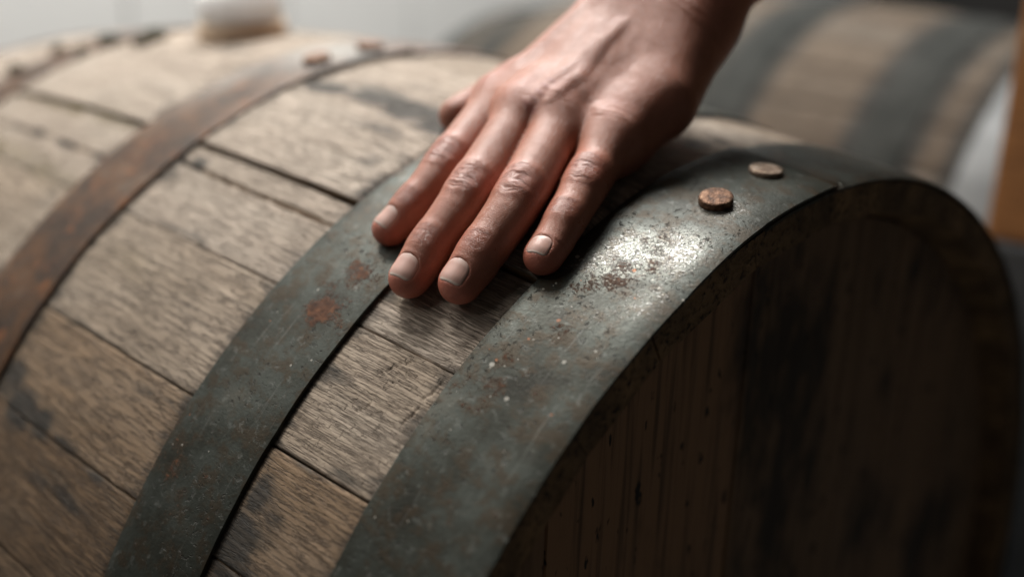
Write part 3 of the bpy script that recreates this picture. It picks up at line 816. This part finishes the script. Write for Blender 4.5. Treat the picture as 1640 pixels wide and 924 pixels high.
def laplace(v, f, it, w=.5):
    a = np.concatenate([f[:, 0], f[:, 1], f[:, 2], f[:, 3]]); b = np.concatenate([f[:, 1], f[:, 2], f[:, 3], f[:, 0]])
    ii = np.concatenate([a, b]); jj = np.concatenate([b, a])
    deg = np.bincount(ii, minlength=len(v))[:, None]
    for k in range(it):
        s = np.stack([np.bincount(ii, weights=v[jj, c], minlength=len(v)) for c in range(3)], -1)/deg
        v = v + (s - v)*(w if k % 2 == 0 else -w*1.02)
    return v

def vnormals(v, f):
    n = np.cross(v[f[:, 2]]-v[f[:, 0]], v[f[:, 3]]-v[f[:, 1]])
    out = np.zeros_like(v)
    for c in range(3):
        for k in range(4): out[:, c] += np.bincount(f[:, k], weights=n[:, c], minlength=len(v))
    return out/(np.linalg.norm(out, axis=1)[:, None]+1e-12)

hv, hf = field_mesh(np.array([.255, -.192, .215]), np.array([.475, .150, .485]), .0009)
hv = newton(hv, 1)
hv = laplace(hv, hf, 10, .5)
hv, hf = subdivide(hv, hf)
hv = laplace(hv, hf, 4, .5)
hn = vnormals(hv, hf)

NAIL = {'index': (5.1, 9.2, 4.2), 'middle': (5.6, 10.0, 4.0), 'ring': (5.5, 9.8, 4.0), 'pinky': (4.5, 8.0, 3.5)}   # half width, length, how far the free edge stops short of the tip (mm)
def nail_frame(k, f):
    ax, nd = f['ax'][0], f['nd'][0]
    lat = np.cross(nd, ax)
    hw, ln, short = [x*MM for x in NAIL[k]]
    r0 = f['r'][0]*MM
    c = f['j'][0] + ax*(r0 - short - ln*.5)
    return c, ax, nd, lat, hw, ln

def nail_half(u, hw):
    """half width of the nail at u = -1 (cuticle) .. 1 (free edge)"""
    return hw*np.where(u < 0, np.power(np.clip(1-np.abs(u)**2.6, 0, 1), .42), np.power(np.clip(1-.62*np.abs(u)**6, 0, 1), .5))*(1 - .04*(u+1)*0)

disp = np.zeros(len(hv)); fs = np.zeros(len(hv)); ft = np.zeros(len(hv)); wr = np.zeros(len(hv)); flush = np.zeros(len(hv)); onf = np.zeros(len(hv)); crs = np.zeros(len(hv))
bestd = np.full(len(hv), 9.0)
for fi_, (k, f) in enumerate(FING.items()):
    j = f['j']; cum = 0.0; S0 = []
    d_f = np.full(len(hv), 9.0); s_f = np.zeros(len(hv)); t_f = np.zeros(len(hv)); n_f = np.zeros(len(hv))
    for i in range(3):
        a, b = j[i], j[i+1]; L = np.linalg.norm(b-a); S0.append(cum)
        pa = hv - a; h = (pa @ (b-a))/(L*L); hc = np.clip(h, -.9 if i == 0 else 0, 1)
        c = pa - hc[:, None]*(b-a); dd = np.linalg.norm(c, axis=1)
        m = dd < d_f
        d_f[m] = dd[m]; s_f[m] = cum + hc[m]*L; t_f[m] = (c @ f['lat'][i])[m]; n_f[m] = (c @ f['nd'][i])[m]
        cum += L
    S0.append(cum)
    sel = (d_f < f['r'][3]*MM*1.25) & (d_f < bestd) & (s_f < S0[3]-.002)
    bestd[sel] = d_f[sel]
    s = s_f; t = t_f; dor = np.clip(n_f/(f['r'][1]*MM), -1, 1)
    dw = np.clip(dor*1.6, 0, 1)
    wob = (vnoise(t*420+fi_*7, s*160, 60+fi_) - .5)*.0016 + (vnoise(t*600, s*300+fi_, 65+fi_) - .5)*.0005
    D = np.zeros(len(hv)); Cs = np.zeros(len(hv)); Wr = np.zeros(len(hv))
    # finger joints: oval nest of creases (PIP), a few flat ones (DIP)
    for (sj, offs, span, curve, dep) in ((S0[2]-.0012, (-5.6, -4.2, -2.9, -1.7, -.5, .8, 2.1, 3.4, 4.9, 6.3), 6.0*MM, 20.0, .00050), (S0[1]-.0002, (-2.6, -1.5, -.3, 1.0, 2.2, 3.4), 5.2*MM, 6.0, .00011)):
        ls = s - sj
        for q, oo in enumerate(offs):
            o_ = oo*MM
            centre = o_ + wob - np.sign(o_)*curve*t*t*(.25+abs(oo)/5)
            w = (.58 + .16*((q*7+fi_*3) % 3))*MM
            amp = dep*(1.25 - abs(oo)/9)*(.55 + .9*vnoise(t*300+q*13, np.full_like(t, q*5.1+fi_), 80+fi_))
            g = np.exp(-((ls-centre)/w)**2)*np.exp(-(t/span)**4)*dw
            D -= amp*g; Cs = np.maximum(Cs, g*amp/dep)
        Wr = np.maximum(Wr, np.exp(-(ls/(.009 if sj > S0[1]+.005 else .006))**2))
        # little cushions between the creases
        D += .00016*np.exp(-(ls/.0045)**2)*dw*(vnoise(t*330+3*fi_, s*480, 90+fi_) - .4)*np.exp(-(t/span)**4)
    # nail bed: sunk under the plate, rolled folds round it
    c0, ax, nd, lat, hw, ln = nail_frame(k, f)
    q = hv - c0; u = (q @ ax)/(ln*.5); tt = q @ lat; hh = q @ nd
    half = nail_half(np.clip(u, -1, 1), hw)
    inside = np.minimum((half - np.abs(tt))/MM, (1 - np.abs(u))*ln*.5/MM)    # mm inside the outline
    on_top = (hh > 0) & (d_f < .014)
    # signed distance estimate is enough here
    dist = np.where(np.abs(u) <= 1, (half-np.abs(tt))/MM, (1-np.abs(u))*ln*.5/MM)
    dist = np.minimum(dist, (1-np.abs(u))*ln*.5/MM + .0)
    bed = np.clip((dist+.1)/.5, 0, 1)*on_top
    D = np.where(bed > 0, D*(1-bed), D) - .00062*bed
    fold = np.exp(-((dist+.9)/.75)**2)*on_top*(u < .92)
    D += .00010*fold
    disp[sel] = D[sel]; fs[sel] = s[sel]; ft[sel] = t[sel]; wr[sel] = Wr[sel]; onf[sel] = 1; crs[sel] = Cs[sel]
    tipf = np.clip(1 - (s+.006)/.016, 0, 1)*np.clip(1.1-dor*.6, .5, 1)
    kn = .45*np.exp(-((s-S0[2])/.007)**2)*dw + .3*np.exp(-((s-S0[1])/.005)**2)*dw
    flush[sel] = np.maximum(tipf, kn)[sel]
# back of the hand: knuckle folds and soft unevenness
for k, f in FING.items():
    m = f['j'][3]; ax = unit(f['j'][2]-m); lat = np.cross(NH, ax)
    q = hv - m; ls = q @ ax; tt = q @ lat; hh = q @ NH
    dw = np.clip(hh/.006, 0, 1)*np.exp(-(np.hypot(ls, tt)/.011)**4)
    for o_ in (-4, -1.6, .8, 3.2, 5.4):
        w_ = (vnoise(tt*350+o_, ls*100, 31) - .5)*.0018
        disp -= .00009*np.exp(-((ls - o_*MM - w_)/.0006)**2)*dw*(.4+vnoise(tt*260, ls*60+o_, 33))
    flush += .30*np.exp(-(np.hypot(ls, tt)/.008)**2)*np.clip(hh/.004, 0, 1)
# a row of small healing scratches on the middle knuckle
SCAR = [(.3478, -.0925), (.3474, -.0955), (.3470, -.0985), (.3468, -.1012), (.3452, -.1040), (.3480, -.1030)]
scar = np.zeros(len(hv))
for i, (sx, sy) in enumerate(SCAR):
    g = np.exp(-(((hv[:, 0]-sx)/.0022)**2 + ((hv[:, 1]-sy)/.0009)**2))*(hv[:, 2] > .285)
    scar = np.maximum(scar, g); disp += .00015*g
# wrist creases
q = hv - WRIST; lw = q @ FORE
for o_ in (-6, -2.5, 1.5, 5, 9):
    w_ = (vnoise(hv[:, 0]*160, hv[:, 1]*90+o_, 44) - .5)*.004
    disp -= .00012*np.exp(-((lw - o_*MM - w_)/.0008)**2)*np.clip((q @ LATW)/.02+.2, 0, 1)*(q @ NH > -.01)
disp += (fbm(hv[:, 0]*120, hv[:, 1]*120, 51) - .5)*.0006*(1-onf)
a_ = np.concatenate([hf[:, k] for k in range(4)]); b_ = np.concatenate([hf[:, (k+1) % 4] for k in range(4)])
ii_ = np.concatenate([a_, b_]); jj_ = np.concatenate([b_, a_]); dg_ = np.bincount(ii_, minlength=len(hv))
for _ in range(2): disp = .5*disp + .5*np.bincount(ii_, weights=disp[jj_], minlength=len(hv))/dg_
hv2 = hv + hn*disp[:, None]

def mat_skin():
    N = NT('skin'); c = N.objco()
    fsn, ftn = N.attr('fs'), N.attr('ft'); wrk = N.attr('wrinkle'); fl = N.attr('flush'); onf_ = N.attr('onfinger'); cr = N.attr('crease'); sc = N.attr('scar')
    mott = N.noise(c, 90, 3, .6); mott2 = N.noise(c, 420, 3, .6)
    base = N.mix(N.step(mott, .35, .68), (.375, .150, .096), (.455, .200, .136))
    base = N.mix(N.math('MULTIPLY', N.step(N.noise(c, 45, 4, .6), .48, .66), .45), base, (.41, .145, .094))
    base = N.mix(N.math('MULTIPLY', N.step(mott2, .5, .75), .40), base, (.33, .118, .070))
    base = N.mix(N.math('MULTIPLY', fl, .75, clamp=True), base, (.56, .165, .112))
    base = N.mix(N.math('MULTIPLY', cr, .55, clamp=True), base, (.19, .065, .042))  # crease tint: redder skin plus shade painted into the folds
    base = N.mix(N.math('MULTIPLY', sc, .75, clamp=True), base, (.26, .055, .045))
    # fine transverse lines on the fingers, criss-cross pores elsewhere
    v = N.node('ShaderNodeCombineXYZ'); N.put(v.inputs[0], N.math('MULTIPLY', fsn, 1900.0)); N.put(v.inputs[1], N.math('MULTIPLY', ftn, 260.0))
    ln = N.noise(v.outputs[0], 1, 2, .5)
    pores = N.voro(c, 1500, 'DISTANCE_TO_EDGE')
    pl = N.step(pores, 0.0, .18)
    h1 = N.math('MULTIPLY', ln, N.math('MULTIPLY', onf_, N.math('ADD', .13, N.math('MULTIPLY', wrk, .10))))
    h = N.math('ADD', h1, N.math('MULTIPLY', pl, .12)); h = N.math('ADD', h, N.math('MULTIPLY', mott2, .22))
    rough = N.math('SUBTRACT', .40, N.math('MULTIPLY', wrk, .10))
    rough = N.math('ADD', rough, N.math('MULTIPLY', N.math('SUBTRACT', mott2, .5), .25))
    m = N.out(color=base, rough=rough, sss=.09, normal=N.bump(h, .00045, 1.0), spec=.45)
    N.b.inputs['Subsurface Radius'].default_value = (1.0, .34, .18)
    N.b.inputs['Subsurface Scale'].default_value = .0022
    return m
def mat_nail():
    N = NT('fingernail'); uv = N.uv(); sp = N.node('ShaderNodeSeparateXYZ'); N.put(sp.inputs[0], uv)
    u = sp.outputs[0]; t = sp.outputs[1]
    base = N.ramp(u, [(0, (.68, .48, .42)), (.14, (.65, .44, .38)), (.28, (.60, .36, .30)), (.88, (.61, .37, .31)), (.95, (.74, .58, .50)), (1.0, (.78, .63, .55))])
    rg = N.noise(N.vec('MULTIPLY', uv, (1.5, 26, 1)), 1, 2)
    m = N.out(color=base, rough=.36, sss=.15, normal=N.bump(rg, .00012, .6), spec=.5)
    N.b.inputs['Subsurface Radius'].default_value = (1.0, .4, .25); N.b.inputs['Subsurface Scale'].default_value = .002
    return m
M_SKIN, M_NAIL = mat_skin(), mat_nail()
org = WRIST.copy()
me = bpy.data.meshes.new('person')
me.vertices.add(len(hv2)); me.vertices.foreach_set('co', (hv2-org).astype(np.float32).ravel())
me.loops.add(len(hf)*4); me.loops.foreach_set('vertex_index', hf.astype(np.int32).ravel())
me.polygons.add(len(hf)); me.polygons.foreach_set('loop_start', np.arange(0, len(hf)*4, 4, dtype=np.int32))
me.update(calc_edges=True); me.validate()
finish(me, M_SKIN, True, None, dict(fs=fs, ft=ft, wrinkle=wr, flush=np.clip(flush, 0, 1), onfinger=onf, crease=np.clip(crs, 0, 1), scar=scar))
hand = bpy.data.objects.new('person', me); COL.objects.link(hand); hand.location = tuple(org)
tag(hand, 'bare hand and wrist resting palm down across the barrel hoops', 'hand')

def make_nail(k, f):
    c0, ax, nd, lat, hw, ln = nail_frame(k, f)
    nu, nt = 22, 15
    U, T = np.meshgrid(np.linspace(-1, 1, nu), np.linspace(-1, 1, nt), indexing='ij')
    half = np.maximum(nail_half(U, hw), .0006)*.985
    P = c0 + (U*ln*.5*.985)[..., None]*ax + (T*half)[..., None]*lat
    Q = P.reshape(-1, 3) + nd*.016
    for _ in range(40): Q = Q - nd*np.clip(hand_d(Q, False)*.8, -.002, .01)[:, None]
    H = ((Q - P.reshape(-1, 3)) @ nd).reshape(nu, nt)
    ref = H[nu//2:nu//2+1, :]
    sl = np.clip(U, 0, 1)
    H = np.maximum(H, ref - .0009*sl**2 - .0002)                       # the plate runs on straight over the tip
    H = np.where(U < -.5, H - .00030*((-U-.5)/.5)**2, H) + .00004
    top = P + H[..., None]*nd
    bot = top - nd*.0005
    verts = np.concatenate([top.reshape(-1, 3), bot.reshape(-1, 3)]) - org
    idx = np.arange(nu*nt).reshape(nu, nt); n = nu*nt
    F = []
    for i in range(nu-1):
        for q in range(nt-1):
            a, b, c, d = idx[i, q], idx[i+1, q], idx[i+1, q+1], idx[i, q+1]
            F.append((a, b, c, d)); F.append((d+n, c+n, b+n, a+n))
    ring = list(idx[:, 0]) + list(idx[-1, 1:]) + list(idx[::-1, -1][1:]) + list(idx[0, ::-1][1:-1])
    for a, b in zip(ring, ring[1:]+ring[:1]): F.append((b, a, a+n, b+n))
    nn = np.cross(verts[idx[1, 0]]-verts[idx[0, 0]], verts[idx[0, 1]]-verts[idx[0, 0]])
    if nn @ nd < 0: F = [tuple(reversed(x)) for x in F]
    uv = np.stack([(U.ravel()+1)/2, (T.ravel()+1)/2], -1)
    mesh_obj('fingernail', verts, F, M_NAIL, hand, True, np.concatenate([uv, uv]))
for k, f in FING.items(): make_nail(k, f)
